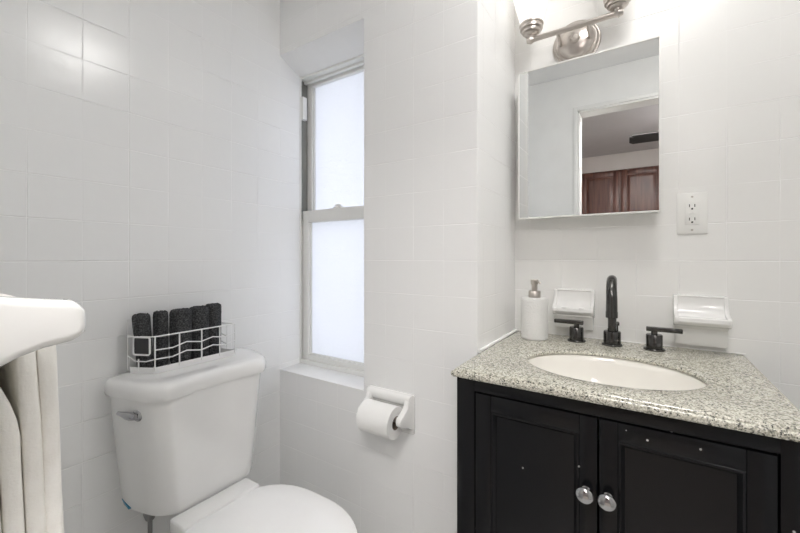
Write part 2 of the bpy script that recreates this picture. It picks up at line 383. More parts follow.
def kitchen_cabinet(x0, label):
    w_, z0, z1, yf = 0.82, H+0.25, H+0.981, RY+0.33
    t = thing('kitchen_cabinet', (x0+w_/2, RY+0.16, z0), label, 'cabinet')
    bm = B(x0, x0+w_, RY+0.004, yf-0.022, z0, z1)
    ff = yf-0.022
    box(bm, x0, x0+0.03, ff, yf, z0, z1); box(bm, x0+w_-0.03, x0+w_, ff, yf, z0, z1); box(bm, x0+w_/2-0.016, x0+w_/2+0.016, ff, yf, z0, z1)
    box(bm, x0, x0+w_, ff, yf, z0, z0+0.03); box(bm, x0, x0+w_, ff, yf, z1-0.025, z1)
    obj('cabinet_body', bm, M['wood'], t)
    for s in (0, 1):
        a = x0+0.014+s*(w_/2-0.004); b = a+w_/2-0.024
        y = yf; bm = bmesh.new(); zz0, zz1 = z0+0.01, z1-0.012
        r = 0.055
        box(bm, a, a+r, y, y+0.02, zz0, zz1, bev=0.003); box(bm, b-r, b, y, y+0.02, zz0, zz1, bev=0.003)
        box(bm, a+r-0.001, b-r+0.001, y, y+0.02, zz0, zz0+r, bev=0.003); box(bm, a+r-0.001, b-r+0.001, y, y+0.02, zz1-r, zz1, bev=0.003)
        box(bm, a+r-0.002, b-r+0.002, y, y+0.008, zz0+r-0.002, zz1-r+0.002)
        d = obj('door', bm, M['wood'], t)
        bm = bmesh.new(); q = []
        for ins, yy in ((0.006, y+0.008), (0.03, y+0.018), (0.032, y+0.018)):
            q.append([Vector(p) for p in ((a+r+ins, yy, zz0+r+ins), (b-r-ins, yy, zz0+r+ins), (b-r-ins, yy, zz1-r-ins), (a+r+ins, yy, zz1-r-ins))])
        loft(bm, q); obj('raised_panel', bm, M['wood'], d)
    return t
kitchen_cabinet(-0.645, 'brown cherry wood upper cabinet seen through the doorway in the mirror')
# ceiling fan
fx, fy, fz = 0.50, -0.90, H+0.925
fan = thing('ceiling_fan', (fx, fy, CZ), 'dark bladed ceiling fan in the room beyond, blade tip seen in the mirror', 'fan')
bm = lathe(bmesh.new(), [(0, 0), (0.06, 0), (0.055, -0.03), (0.012, -0.045), (0.012, -0.12), (0.09, -0.135), (0.10, -0.2), (0.06, -0.24), (0, -0.24)], (fx, fy, CZ))
obj('motor', bm, M['nickel'], fan)
bm = lathe(bmesh.new(), [(0, -0.36), (0.05, -0.352), (0.085, -0.31), (0.09, -0.27), (0.06, -0.241), (0, -0.241)], (fx, fy, CZ)); obj('fill_globe', bm, M['fill_globe'], fan)  # unseen glowing globe, added to light the room beyond
for k in range(4):
    bm = bmesh.new(); prism(bm, [(0.18, -0.045), (0.30, -0.06), (0.58, -0.065), (0.605, -0.04), (0.605, 0.04), (0.58, 0.065), (0.30, 0.06), (0.18, 0.045)], 'Z', -0.004, 0.004, bev=0.002)
    mt = Matrix.Translation((fx, fy, fz)) @ Matrix.Rotation(PI+k*PI/2-0.05, 4, 'Z') @ Matrix.Rotation(math.radians(-15), 4, 'X')
    bmesh.ops.transform(bm, matrix=mt, verts=bm.verts); bl = obj('blade', bm, M['fan'], fan)
    bm = B(0.08, 0.24, -0.02, 0.02, 0.004, 0.012, bev=0.002)
    bmesh.ops.transform(bm, matrix=mt, verts=bm.verts); obj('bracket', bm, M['nickel'], bl)

hp = thing('added_fill_panel', (0, -0.42, CZ), 'unseen square fill panel added on the ceiling just outside the doorway', 'lamp')  # added out of the mirror's view, throws fill light low through the doorway
obj('frame', B(-0.25, 0.25, -0.67, -0.17, CZ-0.018, CZ, bev=0.003), M['trim'], hp)
obj('diffuser', B(-0.23, 0.23, -0.65, -0.19, CZ-0.022, CZ-0.017, bev=0.001), M['panel'], hp)
# bathroom ceiling lamp (lights the room from above, out of frame)
cl = thing('ceiling_light', (0.10, 0.77, CZ), 'round frosted dome light on the bathroom ceiling', 'lamp')
obj('base', lathe(bmesh.new(), [(0, 0), (0.165, 0), (0.17, -0.012), (0.165, -0.025), (0, -0.025)], (0.10, 0.77, CZ)), M['nickel'], cl)
obj('diffuser', lathe(bmesh.new(), [(0, -0.085), (0.05, -0.083), (0.10, -0.076), (0.14, -0.062), (0.162, -0.045), (0.168, -0.03), (0.15, -0.024), (0, -0.024)], (0.10, 0.77, CZ)), M['dome'], cl)

# ------------------------------------------------------------------ vanity
vx0, vx1, vf, vb = -0.389, 0.231, 0.850, YD-0.003
VT = H-0.2908
van = thing('vanity_cabinet', ((vx0+vx1)/2, 1.11, 0), 'black painted vanity cabinet with two panelled doors under the granite worktop', 'cabinet')
bm = B(vx0, vx0+0.018, vf+0.02, vb, 0, VT, bev=0.001); box(bm, vx1-0.018, vx1, vf+0.02, vb, 0, VT, bev=0.001)
box(bm, vx0+0.018, vx1-0.018, vf+0.02, vb, 0.09, 0.108); box(bm, vx0+0.018, vx1-0.018, vb-0.006, vb, 0.108, VT)
box(bm, vx0+0.018, vx1-0.018, vf+0.06, vf+0.07, 0, 0.09)
obj('cabinet_body', bm, M['black'], van)
bm = B(vx0, vx0+0.046, vf, vf+0.02, 0, VT, bev=0.0015); box(bm, vx1-0.046, vx1, vf, vf+0.02, 0, VT, bev=0.0015)
box(bm, vx0+0.0455, vx1-0.0455, vf, vf+0.02, H-0.322, VT, bev=0.001); box(bm, vx0+0.0455, vx1-0.0455, vf, vf+0.02, 0.09, 0.13, bev=0.001)
obj('face_frame', bm, M['black'], van)
def vdoor(a, b, kx):
    z0, z1, y0, y1 = 0.134, H-0.3255, vf-0.001, vf+0.018; r = 0.038; bm = bmesh.new()
    rl, rr_ = (0.038, 0.033) if kx < -0.08 else (0.033, 0.038)
    box(bm, a, a+rl, y0, y1, z0, z1, bev=0.002); box(bm, b-rr_, b, y0, y1, z0, z1, bev=0.002); a0_, b0_ = a, b; a += rl-r; b -= rr_-r
    box(bm, a+r, b-r, y0, y1, z0, z0+r, bev=0.002); box(bm, a+r, b-r, y0, y1, z1-r, z1, bev=0.002)
    d = obj('door', bm, M['black'], van)
    # bead moulding + recessed panel
    bm = bmesh.new(); q = []
    for ins, yy in ((0.0, y0+0.002), (0.002, y0+0.0005), (0.005, y0+0.0005), (0.008, y0+0.004), (0.0115, y0+0.009), (0.012, y0+0.009)):
        q.append([Vector(p) for p in ((a+r+ins, yy, z0+r+ins), (b-r-ins, yy, z0+r+ins), (b-r-ins, yy, z1-r-ins), (a+r+ins, yy, z1-r-ins))])
    loft(bm, q, cap0=False); box(bm, a+r-0.003, b-r+0.003, y0+0.0095, y0+0.013, z0+r-0.003, z1-r+0.003)
    obj('panel', bm, M['black'], d)
    bm = lathe(bmesh.new(), [(0.0, 0.002), (0.009, 0.0015), (0.009, -0.002), (0.0055, -0.004), (0.0055, -0.012), (0.0095, -0.016), (0.0158, -0.020), (0.0165, -0.024), (0.0135, -0.028), (0.007, -0.0305), (0, -0.031)], (kx, y0, H-0.477), 32, 'Y')
    obj('knob', bm, M['chrome'], d, 'shiny chrome round knob')
vdoor(vx0+0.049, -0.0805, -0.101); vdoor(-0.0775, vx1-0.049, -0.062)

# granite worktop with an oval cut-out
cx, cy, ea, eb = -0.076, 1.045, 0.188, 0.141
def rect_loop(ins, z, angs):
    x0, x1, y0, y1 = -0.3945+ins, 0.234-ins, 0.827+ins, YD-0.0005
    out = []
    for t in angs:
        dx, dy = math.cos(t), math.sin(t); k = 1e9
        if dx > 1e-9: k = min(k, (x1-cx)/dx)
        if dx < -1e-9: k = min(k, (x0-cx)/dx)
        if dy > 1e-9: k = min(k, (y1-cy)/dy)
        if dy < -1e-9: k = min(k, (y0-cy)/dy)
        out.append(Vector((cx+dx*k, cy+dy*k, z)))
    return out
N_ = 96
angs = [2*PI*i/N_ for i in range(N_)]
for X, Y in ((-0.3945, 0.827), (0.234, 0.827), (0.234, YD), (-0.3945, YD)):
    t = math.atan2(Y-cy, X-cx) % (2*PI); k = min(range(N_), key=lambda i: abs(angs[i]-t)); angs[k] = t
def ell(s, z): 
    return [Vector((cx+(ea+s)*math.cos(t_), cy+(eb+s)*math.sin(t_), z)) for t_ in [math.atan2(math.sin(t)*ea, math.cos(t)*eb) for t in angs]]
loops = [ell(0.040, CT-0.0215), ell(0.030, CT-0.0105), ell(0.001, CT-0.0095), ell(0, CT-0.0085), ell(0, CT-0.004), ell(0.003, CT-0.001), ell(0.006, CT)]
for ins, dz in ((0.0115, 0), (0.008, -0.001), (0.0062, -0.0035), (0.0058, -0.0055), (0.0022, -0.0062), (0.0004, -0.0085), (0, -0.0120), (0.0006, -0.0165), (0.003, -0.0205), (0.006, -0.0215)):
    loops.append(rect_loop(ins, CT+dz, angs))
loops.append([v.copy() for v in loops[0]])
bm = loft(bmesh.new(), loops, cap0=False, cap1=False); bmesh.ops.remove_doubles(bm, verts=bm.verts, dist=1e-6)
tag(obj('countertop', bm, M['granite']), 'speckled grey and cream granite worktop on the black vanity', 'countertop')
# basin
bm = bmesh.new(); prof = []
inner = [(1.03, -0.0315), (1.01, -0.034), (0.985, -0.05), (0.93, -0.085), (0.82, -0.12), (0.62, -0.148), (0.36, -0.162), (0.12, -0.166), (0.10, -0.170)]
outer = [(0.10, -0.182), (0.40, -0.176), (0.68, -0.162), (0.90, -0.130), (1.01, -0.09), (1.05, -0.045), (1.12, -0.043), (1.12, -0.0315)]
loops = [[Vector((cx+ea*s*math.cos(2*PI*i/64), cy+eb*s*math.sin(2*PI*i/64), CT+dz)) for i in range(64)] for s, dz in inner+outer+[inner[0]]]
for lp in loops:
    for v in lp: v.z += 0.0205
loft(bm, loops, cap0=False, cap1=False); bmesh.ops.remove_doubles(bm, verts=bm.verts, dist=1e-6)
sink = thing('sink', (cx, cy, CT-0.18), 'oval cream undermount basin set in the granite worktop', 'sink')
obj('basin', bm, M['cream'], sink)
obj('drain', lathe(bmesh.new(), [(0, -0.166), (0.012, -0.166), (0.020, -0.163), (0.0225, -0.164), (0.0205, -0.18), (0, -0.18)], (cx, cy, CT), 24, sx=0.8, sy=0.58), M['gun'], sink, 'dark metal drain')

# ------------------------------------------------------------------ faucet
FY = 1.311
fc = thing('faucet', (-0.084, FY, CT), 'dark gunmetal widespread faucet with tall arched spout behind the basin', 'faucet')
bm = lathe(bmesh.new(), [(0, 0), (0.0275, 0), (0.028, 0.003), (0.0265, 0.005), (0.0235, 0.006), (0.0235, 0.040), (0.022, 0.043), (0.0125, 0.0435), (0.0125, 0.05), (0, 0.05)], (-0.084, FY, CT), 32)
obj('spout_base', bm, M['gun'], fc)
path = [(-0.084, FY, CT+0.045), (-0.084, FY, CT+0.09), (-0.084, FY, CT+0.145)]
R_ = 0.055; zc = CT+0.148
for i in range(15):
    a = PI*i/14; path.append((-0.084+0.006*i/14, FY-R_+R_*math.cos(a), zc+R_*math.sin(a)))
path += [(-0.078, FY-2*R_, zc-0.02), (-0.078, FY-2*R_, CT+0.104)]
rs = [0.0115]*2+[0.0118]+[0.012+0.0022*i/14 for i in range(15)]+[0.0145, 0.0145]
sp_ = obj('spout', tube(bmesh.new(), path, 0, 20, rs), M['gun'], fc)
obj('spout_collar', lathe(bmesh.new(), [(0.0, 0), (0.0135, 0), (0.0152, 0.001), (0.0152, 0.016), (0.0147, 0.018), (0, 0.018)], (-0.078, FY-2*R_, CT+0.0985), 24), M['gun'], sp_)
obj('lift_rod', lathe(bmesh.new(), [(0, 0), (0.0025, 0), (0.0025, 0.055), (0.0055, 0.056), (0.006, 0.064), (0.003, 0.068), (0, 0.068)], (-0.072, FY+0.034, CT), 12), M['gun'], fc)
for hx, s in ((-0.1835, -1), (0.0225, 1)):
    bm = lathe(bmesh.new(), [(0, 0), (0.0265, 0), (0.027, 0.003), (0.0255, 0.005), (0.0205, 0.006), (0.0205, 0.043), (0.019, 0.045), (0.008, 0.0455), (0.008, 0.056), (0, 0.056)], (hx, FY, CT), 32)
    hb = obj('handle', bm, M['gun'], fc)
    a, b = sorted((hx-s*0.020, hx+s*0.066))
    obj('lever', B(a, b, FY-0.0085, FY+0.0085, CT+0.054, CT+0.066, bev=0.002), M['gun'], hb)

# ------------------------------------------------------------------ soap dispenser
sx_, sy_ = -0.305, 1.276
sd = thing('soap_dispenser', (sx_, sy_, CT), 'round white textured soap dispenser with nickel pump in the worktop corner', 'soap dispenser')
bm = bmesh.new(); loops = []; n = 80
prof = [(0.030, 0.0005), (0.040, 0.0005), (0.043, 0.004)]+[(0.0432, 0.006+0.113*i/44) for i in range(45)]+[(0.043, 0.123), (0.040, 0.1275), (0.020, 0.1285)]
for k, (r, h) in enumerate(prof):
    lp = []; h *= 1.06; r *= 0.965
    for i in range(n):
        t = 2*PI*i/n; rr = r
        if 4 < k < 47: rr += 0.0006*(math.sin(13*t+h*330)*math.sin(13*t-h*330))
        lp.append(Vector((sx_+rr*math.cos(t), sy_+rr*math.sin(t), CT+h)))
    loops.append(lp)
obj('bottle', loft(bm, loops), M['bottle'], sd)
bm = lathe(bmesh.new(), [(0, 0.134), (0.019, 0.135), (0.019, 0.156), (0.0175, 0.158), (0.0095, 0.158), (0.0095, 0.178), (0.0115, 0.179), (0.0125, 0.193), (0.011, 0.195), (0, 0.195)], (sx_, sy_, CT), 28)
tube(bm, [(sx_, sy_, CT+0.188), (sx_+0.012, sy_-0.008, CT+0.188), (sx_+0.019, sy_-0.013, CT+0.1865), (sx_+0.021, sy_-0.014, CT+0.182)], 0.0035, 10)
obj('pump', bm, M['nickel'], sd, 'brushed nickel pump')

# ------------------------------------------------------------------ ceramic soap holders on the wall
def holder(x0, x1, top, lip, hgt, label, name, cat, holes=False):
    prof = [(0, 0), (-0.010, 0), (-0.013, -0.004), (-0.012, -0.020), (-0.015, -0.036), (-0.024, -0.050), (-0.040, -0.058), (-lip+0.010, -0.059), (-lip+0.003, -0.057), (-lip, -0.060),
            (-lip-0.001, -0.069), (-lip+0.004, -0.077), (-lip+0.014, -0.081), (-0.040, -0.086), (-0.030, -0.094), (-0.024, -hgt+0.012), (-0.020, -hgt), (0, -hgt)]
    t = thing(name, ((x0+x1)/2, YD, top-hgt), label, cat)
    bm = bmesh.new(); P_ = [(YD+a, top+b) for a, b in prof]
    prism(bm, P_, 'X', x0+0.004, x1-0.004)
    obj('body', bm, M['ceram'], t)
    # raised rims at both ends
    bm = bmesh.new()
    rim = [(0, 0.001), (-0.013, 0.001), (-0.017, -0.003), (-0.018, -0.020), (-0.023, -0.034), (-0.034, -0.046), (-0.050, -0.053), (-lip+0.002, -0.0555), (-lip-0.002, -0.060), (-lip-0.0015, -0.070), (-lip+0.004, -0.0785), (-lip+0.014, -0.082), (-0.022, -0.085), (-0.012, -0.09), (0, -0.09)]
    for a, b in ((x0, x0+0.010), (x1-0.010, x1)):
        prism(bm, [(YD+p, top+q) for p, q in rim], 'X', a, b, bev=0.0022, seg=2)
    box(bm, x0+0.002, x1-0.002, YD-0.015, YD, top-0.005, top+0.001, bev=0.002)
    obj('rim', bm, M['ceram'], t)
    if holes:
        for f in (0.3, 0.72):
            bm = lathe(bmesh.new(), [(0, 0), (0.009, 0), (0.010, 0.0015), (0.009, 0.003), (0, 0.003)], (x0+(x1-x0)*f, YD-0.045, top-0.0585), 20)
            obj('brush_hole', bm, M['caulk'], t)
    return t
holder(0.070, 0.195, H-0.112, 0.070, 0.142, 'white ceramic soap dish on tiled wall to the right of the faucet', 'soap_dish', 'soap dish')
holder(-0.262, -0.138, H-0.110, 0.052, 0.130, 'white ceramic wall holder between soap dispenser and faucet spout', 'soap_dish', 'soap dish', True)

# ------------------------------------------------------------------ outlet
ox0, ox1, oz = 0.079, 0.151, H+0.1275
ot = thing('wall_outlet', ((ox0+ox1)/2, YD, oz-0.06), 'white two-socket wall outlet with cover plate to the right of mirror', 'outlet')
obj('cover_plate', B(ox0, ox1, YD-0.005, YD+0.001, oz-0.06, oz+0.06, bev=0.002), M['plastic'], ot)
xm = (ox0+ox1)/2
body = obj('socket', B(xm-0.0165, xm+0.0165, YD-0.0072, YD-0.004, oz-0.033, oz+0.033, bev=0.001), M['plastic'], ot)
for s in (-1, 1):
    bm = bmesh.new(); zc_ = oz+s*0.0195
    box(bm, xm-0.0072, xm-0.0052, YD-0.0076, YD-0.006, zc_-0.001, zc_+0.007); box(bm, xm+0.0052, xm+0.0072, YD-0.0076, YD-0.006, zc_-0.001, zc_+0.007)
    lathe(bm, [(0, -0.0076), (0.0026, -0.0076), (0.0026, -0.006), (0, -0.006)], (xm, YD, zc_-0.0065), 12, 'Y')
    obj('slots', bm, M['slot'], body)
bm = B(xm-0.008, xm-0.0005, YD-0.0082, YD-0.007, oz-0.0035, oz+0.0035, bev=0.0005); box(bm, xm+0.0005, xm+0.008, YD-0.0082, YD-0.007, oz-0.0035, oz+0.0035, bev=0.0005)
obj('test_button', bm, M['plastic'], body)
for s in (-1, 1):
    obj('screw', lathe(bmesh.new(), [(0, -0.0062), (0.002, -0.006), (0.003, -0.005), (0, -0.004)], (xm, YD, oz+s*0.0485), 12, 'Y'), M['nickel'], ot)

# ------------------------------------------------------------------ mirror cabinet
mx0, mx1, mz0, mz1, YM = -0.3665, 0.0385, H+0.129, H+0.633, 1.301
mc = thing('mirror_cabinet', ((mx0+mx1)/2, YD, mz0), 'rectangular wall mirror with thin pale border above the faucet', 'mirror')
obj('cabinet_body', B(mx0+0.006, mx1-0.006, YM+0.008, YD+0.001, mz0+0.006, mz1-0.006, bev=0.001), M['trim'], mc)
bm = bmesh.new(); f = 0.005
for a in ((mx0, mx0+f, mz0, mz1), (mx1-f, mx1, mz0, mz1), (mx0+f, mx1-f, mz0, mz0+f), (mx0+f, mx1-f, mz1-f, mz1)):
    box(bm, a[0], a[1], YM-0.003, YM+0.007, a[2], a[3], bev=0.001)
obj('frame', bm, M['vinyl'], mc)
obj('mirror_glass', B(mx0+f-0.001, mx1-f+0.001, YM, YM+0.004, mz0+f-0.001, mz1-f+0.001), M['mirror'], mc)

# ------------------------------------------------------------------ vanity light
lz, lx, ly = H+0.730, -0.194, 1.295
vl = thing('vanity_light', (lx, YD, lz), 'brushed nickel wall lamp with glass bell shades above the mirror', 'lamp')
bm = lathe(bmesh.new(), [(0, 0.001), (0.073, 0.001), (0.0745, -0.003), (0.0735, -0.007), (0.069, -0.0085), (0.0675, -0.008), (0.0665, -0.012), (0.063, -0.0155), (0.058, -0.016), (0.0565, -0.0155), (0.0555, -0.019), (0.048, -0.026), (0.038, -0.031), (0.022, -0.035), (0, -0.036)], (lx, YD, lz-0.008), 48, 'Y')
obj('back_plate', bm, M['nickel'], vl)
bm = lathe(bmesh.new(), [(0, -0.046), (0.010, -0.045), (0.014, -0.041), (0.015, -0.034), (0, -0.033)], (lx, YD, lz-0.008), 20, 'Y'); obj('finial', bm, M['nickel'], vl)
BL = 0.126
bm = tube(bmesh.new(), [(lx-BL, ly, lz), (lx+BL, ly, lz)], 0.0085, 14)
for s in (-1, 1):
    lathe(bm, [(0, -0.014), (0.008, -0.012), (0.0125, 0), (0.008, 0.012), (0, 0.014)], (lx+s*(BL+0.002), ly, lz), 18, 'X')
    tube(bm, [(lx+s*0.045, ly, lz), (lx+s*0.045, ly+0.03, lz-0.004), (lx+s*0.045, YD-0.012, lz-0.018)], 0.0055, 10)
obj('arm', bm, M['nickel'], vl)
for s in (-1, 1):
    px = lx+s*BL
    pr = [(0, 0.002), (0.009, 0.003), (0.011, 0.011)]
    for (ra, za), (rb, zb) in (((0.016, 0.013), (0.023, 0.021)), ((0.0255, 0.0225), (0.030, 0.032)), ((0.0325, 0.0335), (0.0355, 0.044))):
        pr += [(ra, za), (ra+0.0035, za+0.001), (rb+0.0005, zb-0.002), (rb, zb), (rb-0.001, zb+0.0005)]
    pr += [(0.0365, 0.0455), (0.0385, 0.0475), (0.0388, 0.0505), (0.037, 0.0525), (0.034, 0.051), (0, 0.048)]
    bm = lathe(bmesh.new(), pr, (px, ly, lz), 40)
    cup = obj('socket_cup', bm, M['nickel'], vl)
    bm = bmesh.new(); pr = [(0.0355, 0.050), (0.0375, 0.065), (0.045, 0.095), (0.052, 0.12), (0.059, 0.15), (0.065, 0.175), (0.071, 0.19), (0.069, 0.19), (0.063, 0.175), (0.057, 0.15), (0.050, 0.12), (0.043, 0.095), (0.0355, 0.065), (0.0335, 0.0515)]
    lathe(bm, pr, (px, ly, lz), 40); obj('lamp_shade', bm, M['shade'], cup, 'lit frosted glass bell shade')

# ------------------------------------------------------------------ toilet
TY = 0.628; LT = H-0.330; XT = XA+0.012
toilet = thing('toilet', (-0.95, TY, 0), 'white porcelain toilet with closed lid standing below the window', 'toilet')
def tank_loop(z, xf, hw, hwf, k=3, bow=0.004, xb=XT):
    """plan outline: straight back, chamfer-rounded sides, nearly flat slightly hollow front"""
    pts = [(xb, TY-hw), (xb+0.05, TY-hw-0.001), (xb+0.10, TY-hw+0.012), ((xf*0.8+xb*0.2), TY-hwf-0.035), (xf-0.006, TY-hwf-0.002), (xf, TY-hwf+0.020),
           (xf-bow, TY-0.05), (xf-bow, TY+0.05), (xf, TY+hwf-0.020), (xf-0.006, TY+hwf+0.002), (xf*0.8+xb*0.2, TY+hwf+0.035), (xb+0.10, TY+hw-0.012), (xb+0.05, TY+hw+0.001), (xb, TY+hw)]
    return [Vector((x, y, z)) for x, y in smoothpoly(pts, k)]
XF = -1.036
L_ = []
for z, dx, dw in ((LT-0.043, -0.016, -0.012), (LT-0.045, -0.003, -0.003), (LT-0.038, 0.0, 0.0), (LT-0.020, 0.0, 0.0), (LT-0.010, -0.003, -0.003), (LT-0.003, -0.010, -0.009), (LT, -0.022, -0.020), (LT+0.001, -0.05, -0.045)):
    L_.append(tank_loop(z, XF+dx, 0.219+dw, 0.155+dw*0.8, bow=0.008))
obj('tank_lid', loft(bmesh.new(), L_), M['porc'], toilet)
L_ = []
TB = H-0.713
for i in range(22):
    f = i/21; z = TB+(LT-0.043-TB)*f
    s = 1.0
    e = min(1, (z-TB)/0.024); e = math.sqrt(max(0, 1-(1-e)**2))
    inset = (1-e)*0.024
    xf = -1.058+0.012*f-inset; hw = 0.172+0.034*f**0.8-inset; hf = 0.112+0.030*f-inset*0.6
    L_.append(tank_loop(z, xf, hw, hf, bow=0.002))
obj('tank', loft(bmesh.new(), L_), M['porc'], toilet)
# flush lever on the chamfered left front
hx, hy, hz = -1.122, TY-0.179, H-0.418
nrm = Vector((0.30, -0.954, 0)).normalized()
def along(o_, d_): return Vector(o_)+nrm*d_
bm = bmesh.new(); t = lathe(bmesh.new(), [(0, -0.012), (0.017, -0.012), (0.017, 0.003), (0.014, 0.006), (0.008, 0.009), (0.007, 0.016), (0, 0.017)], (0, 0, 0), 28)
merge(bm, t, Matrix.Translation((hx, hy, hz)) @ nrm.to_track_quat('Z', 'Y').to_matrix().to_4x4())
lev = obj('flush_lever', bm, M['chrome'], toilet, 'chrome flush lever')
p0 = along((hx, hy, hz), 0.014); side = Vector((-0.954, -0.30, 0))
bm = tube(bmesh.new(), [p0+side*(-0.008), p0+side*0.008, p0+side*0.022+Vector((0, 0, 0.001)), p0+side*0.040+Vector((0, 0, 0.003)), p0+side*0.054+Vector((0, 0, 0.004))], 0, 14, [0.0075, 0.0105, 0.0100, 0.0065, 0.0045])
obj('lever_arm', bm, M['chrome'], lev)
# small blue sticker edge low on the tank
bm = bmesh.new(); q = []
for i in range(6):
    a = i/5; x = -1.224+0.040*a; y = TY-0.1765+0.001*a; z = H-0.677-0.014*a
    q.append([Vector((x, y-0.003, z+0.0026*math.sin(PI*(0.15+0.7*a)))), Vector((x, y-0.003, z-0.0026*math.sin(PI*(0.15+0.7*a)))), Vector((x, y+0.012, z-0.002)), Vector((x, y+0.012, z+0.002))])
obj('sticker', loft(bm, q), M['blue'], toilet, 'thin blue sticker edge')
# bowl, rim deck, seat, lid
TYB = 0.612
def bowl_loop(z, x0, x1, hw, hb, n=64):
    """elongated plan: squarish back of half width hb, rounded front"""
    out = []
    for i in range(n):
        t = 2*PI*i/n; c, s = math.cos(t), math.sin(t)
        xm_ = x0+(x1-x0)*0.52
        if c >= 0: x = xm_+(x1-xm_)*c; y = hw*s
        else:
            e = 0.55; x = xm_-(xm_-x0)*abs(c)**e; f = abs(c)**2.0
            y = (hw*(1-f)+hb*f)*math.copysign(abs(s)**0.42, s)
        out.append(Vector((x, TYB+y, z)))
    return out
SZ = H-0.700
prof = [(0.0, -1.08, -0.72, 0.11, 0.11), (0.02, -1.08, -0.72, 0.112, 0.11), (0.06, -1.075, -0.74, 0.10, 0.10), (0.14, -1.07, -0.74, 0.098, 0.095), (0.22, -1.07, -0.68, 0.12, 0.10),
        (0.30, -1.08, -0.61, 0.155, 0.105), (0.345, -1.085, -0.575, 0.172, 0.11), (0.375, -1.085, -0.56, 0.178, 0.112), (SZ-0.040, -1.085, -0.558, 0.178, 0.112), (SZ-0.036, -1.08, -0.565, 0.172, 0.108)]
obj('bowl', loft(bmesh.new(), [bowl_loop(z, a, b, c, d) for z, a, b, c, d in prof]), M['porc'], toilet)
def slab(z0, z1, x0, x1, hw, hb, r=0.008):
    ls = [bowl_loop(z0, x0+r, x1-r, hw-r, hb-r), bowl_loop(z0+r*0.3, x0, x1, hw, hb), bowl_loop(z1-r*0.9, x0, x1, hw, hb), bowl_loop(z1-r*0.3, x0+r*0.35, x1-r*0.35, hw-r*0.35, hb-r*0.35),
          bowl_loop(z1, x0+r*1.4, x1-r*1.4, hw-r*1.4, hb-r*1.4), bowl_loop(z1+0.002, x0+0.06, x1-0.06, hw-0.06, hb-0.05)]
    return loft(bmesh.new(), ls)
obj('seat', slab(SZ-0.036, SZ-0.018, -1.005, -0.552, 0.183, 0.133), M['seat'], toilet)
obj('seat_lid', slab(SZ-0.017, SZ, -1.005, -0.550, 0.185, 0.135), M['seat'], toilet)
bm = B(-1.056, -0.985, TYB-0.118, TYB+0.112, SZ-0.040, SZ+0.006, bev=0.007, seg=3)
obj('hinge_deck', bm, M['porc'], toilet)
for s in (-1, 1):
    obj('hinge', lathe(bmesh.new(), [(0, -0.018), (0.006, -0.018), (0.008, -0.015), (0.008, 0.015), (0.006, 0.018), (0, 0.018)], (-0.992, TYB+s*0.077, SZ-0.004), 18, 'Y'), M['seat'], toilet)
# water supply
bm = tube(bmesh.new(), [(-1.165, 0.495, TB+0.001), (-1.165, 0.495, TB-0.06), (-1.168, 0.488, TB-0.13), (-1.195, 0.478, TB-0.18), (-1.20, 0.478, TB-0.22)], 0.006, 10); obj('supply_hose', bm, M['rubber'], toilet, 'grey supply hose')
bm = lathe(bmesh.new(), [(0, 0.0), (0.016, 0.0), (0.017, -0.006), (0.012, -0.022), (0.009, -0.026), (0, -0.026)], (-1.165, 0.495, TB), 16); obj('nut', bm, M['rubber'], toilet)
bm = lathe(bmesh.new(), [(0, 0), (0.022, 0), (0.022, 0.004), (0.007, 0.006), (0.007, 0.05), (0.012, 0.052), (0.012, 0.085), (0, 0.085)], (XA, 0.478, TB-0.235), 16, 'X'); obj('valve', bm, M['chrome'], toilet)

# ------------------------------------------------------------------ wire basket on the tank
BZ = LT+0.0025
bl_, fl_, fr_, br_ = Vector((-1.220, 0.462, 0)), Vector((-1.150, 0.497, 0)), Vector((-1.150, 0.750, 0)), Vector((-1.220, 0.728, 0))
def rounded(z, off=0.0, it=2):
    pts = []
    c = (bl_+fl_+fr_+br_)/4; q = [bl_, fl_, fr_, br_]
    for i in range(4):
        p, a, b = q[i], q[i-1], q[(i+1) % 4]
        da, db = (a-p).normalized(), (b-p).normalized()
        p2 = p+(p-c).normalized()*off
        r = 0.012
        for k in range(5):
            t = k/4; pts.append((p2+da*r*(1-t)**2+db*r*t**2).to_tuple())
    return [Vector((x, y, z)) for x, y, _ in pts]
basket = thing('wire_basket', ((bl_+fr_)/2).to_tuple()[:2]+(BZ,), 'white wire basket holding dark towels on top of the tank', 'basket')
bm = bmesh.new()
loops = [rounded(BZ-0.001), rounded(BZ+0.017, 0.001), rounded(BZ+0.017, -0.002), rounded(BZ+0.003, -0.003)]
loft(bm, loops)
obj('tray', bm, M['wire'], basket)
RZ, RB = H-0.224, H-0.178
wr = 0.0021
bm = bmesh.new(); top = rounded(RZ)
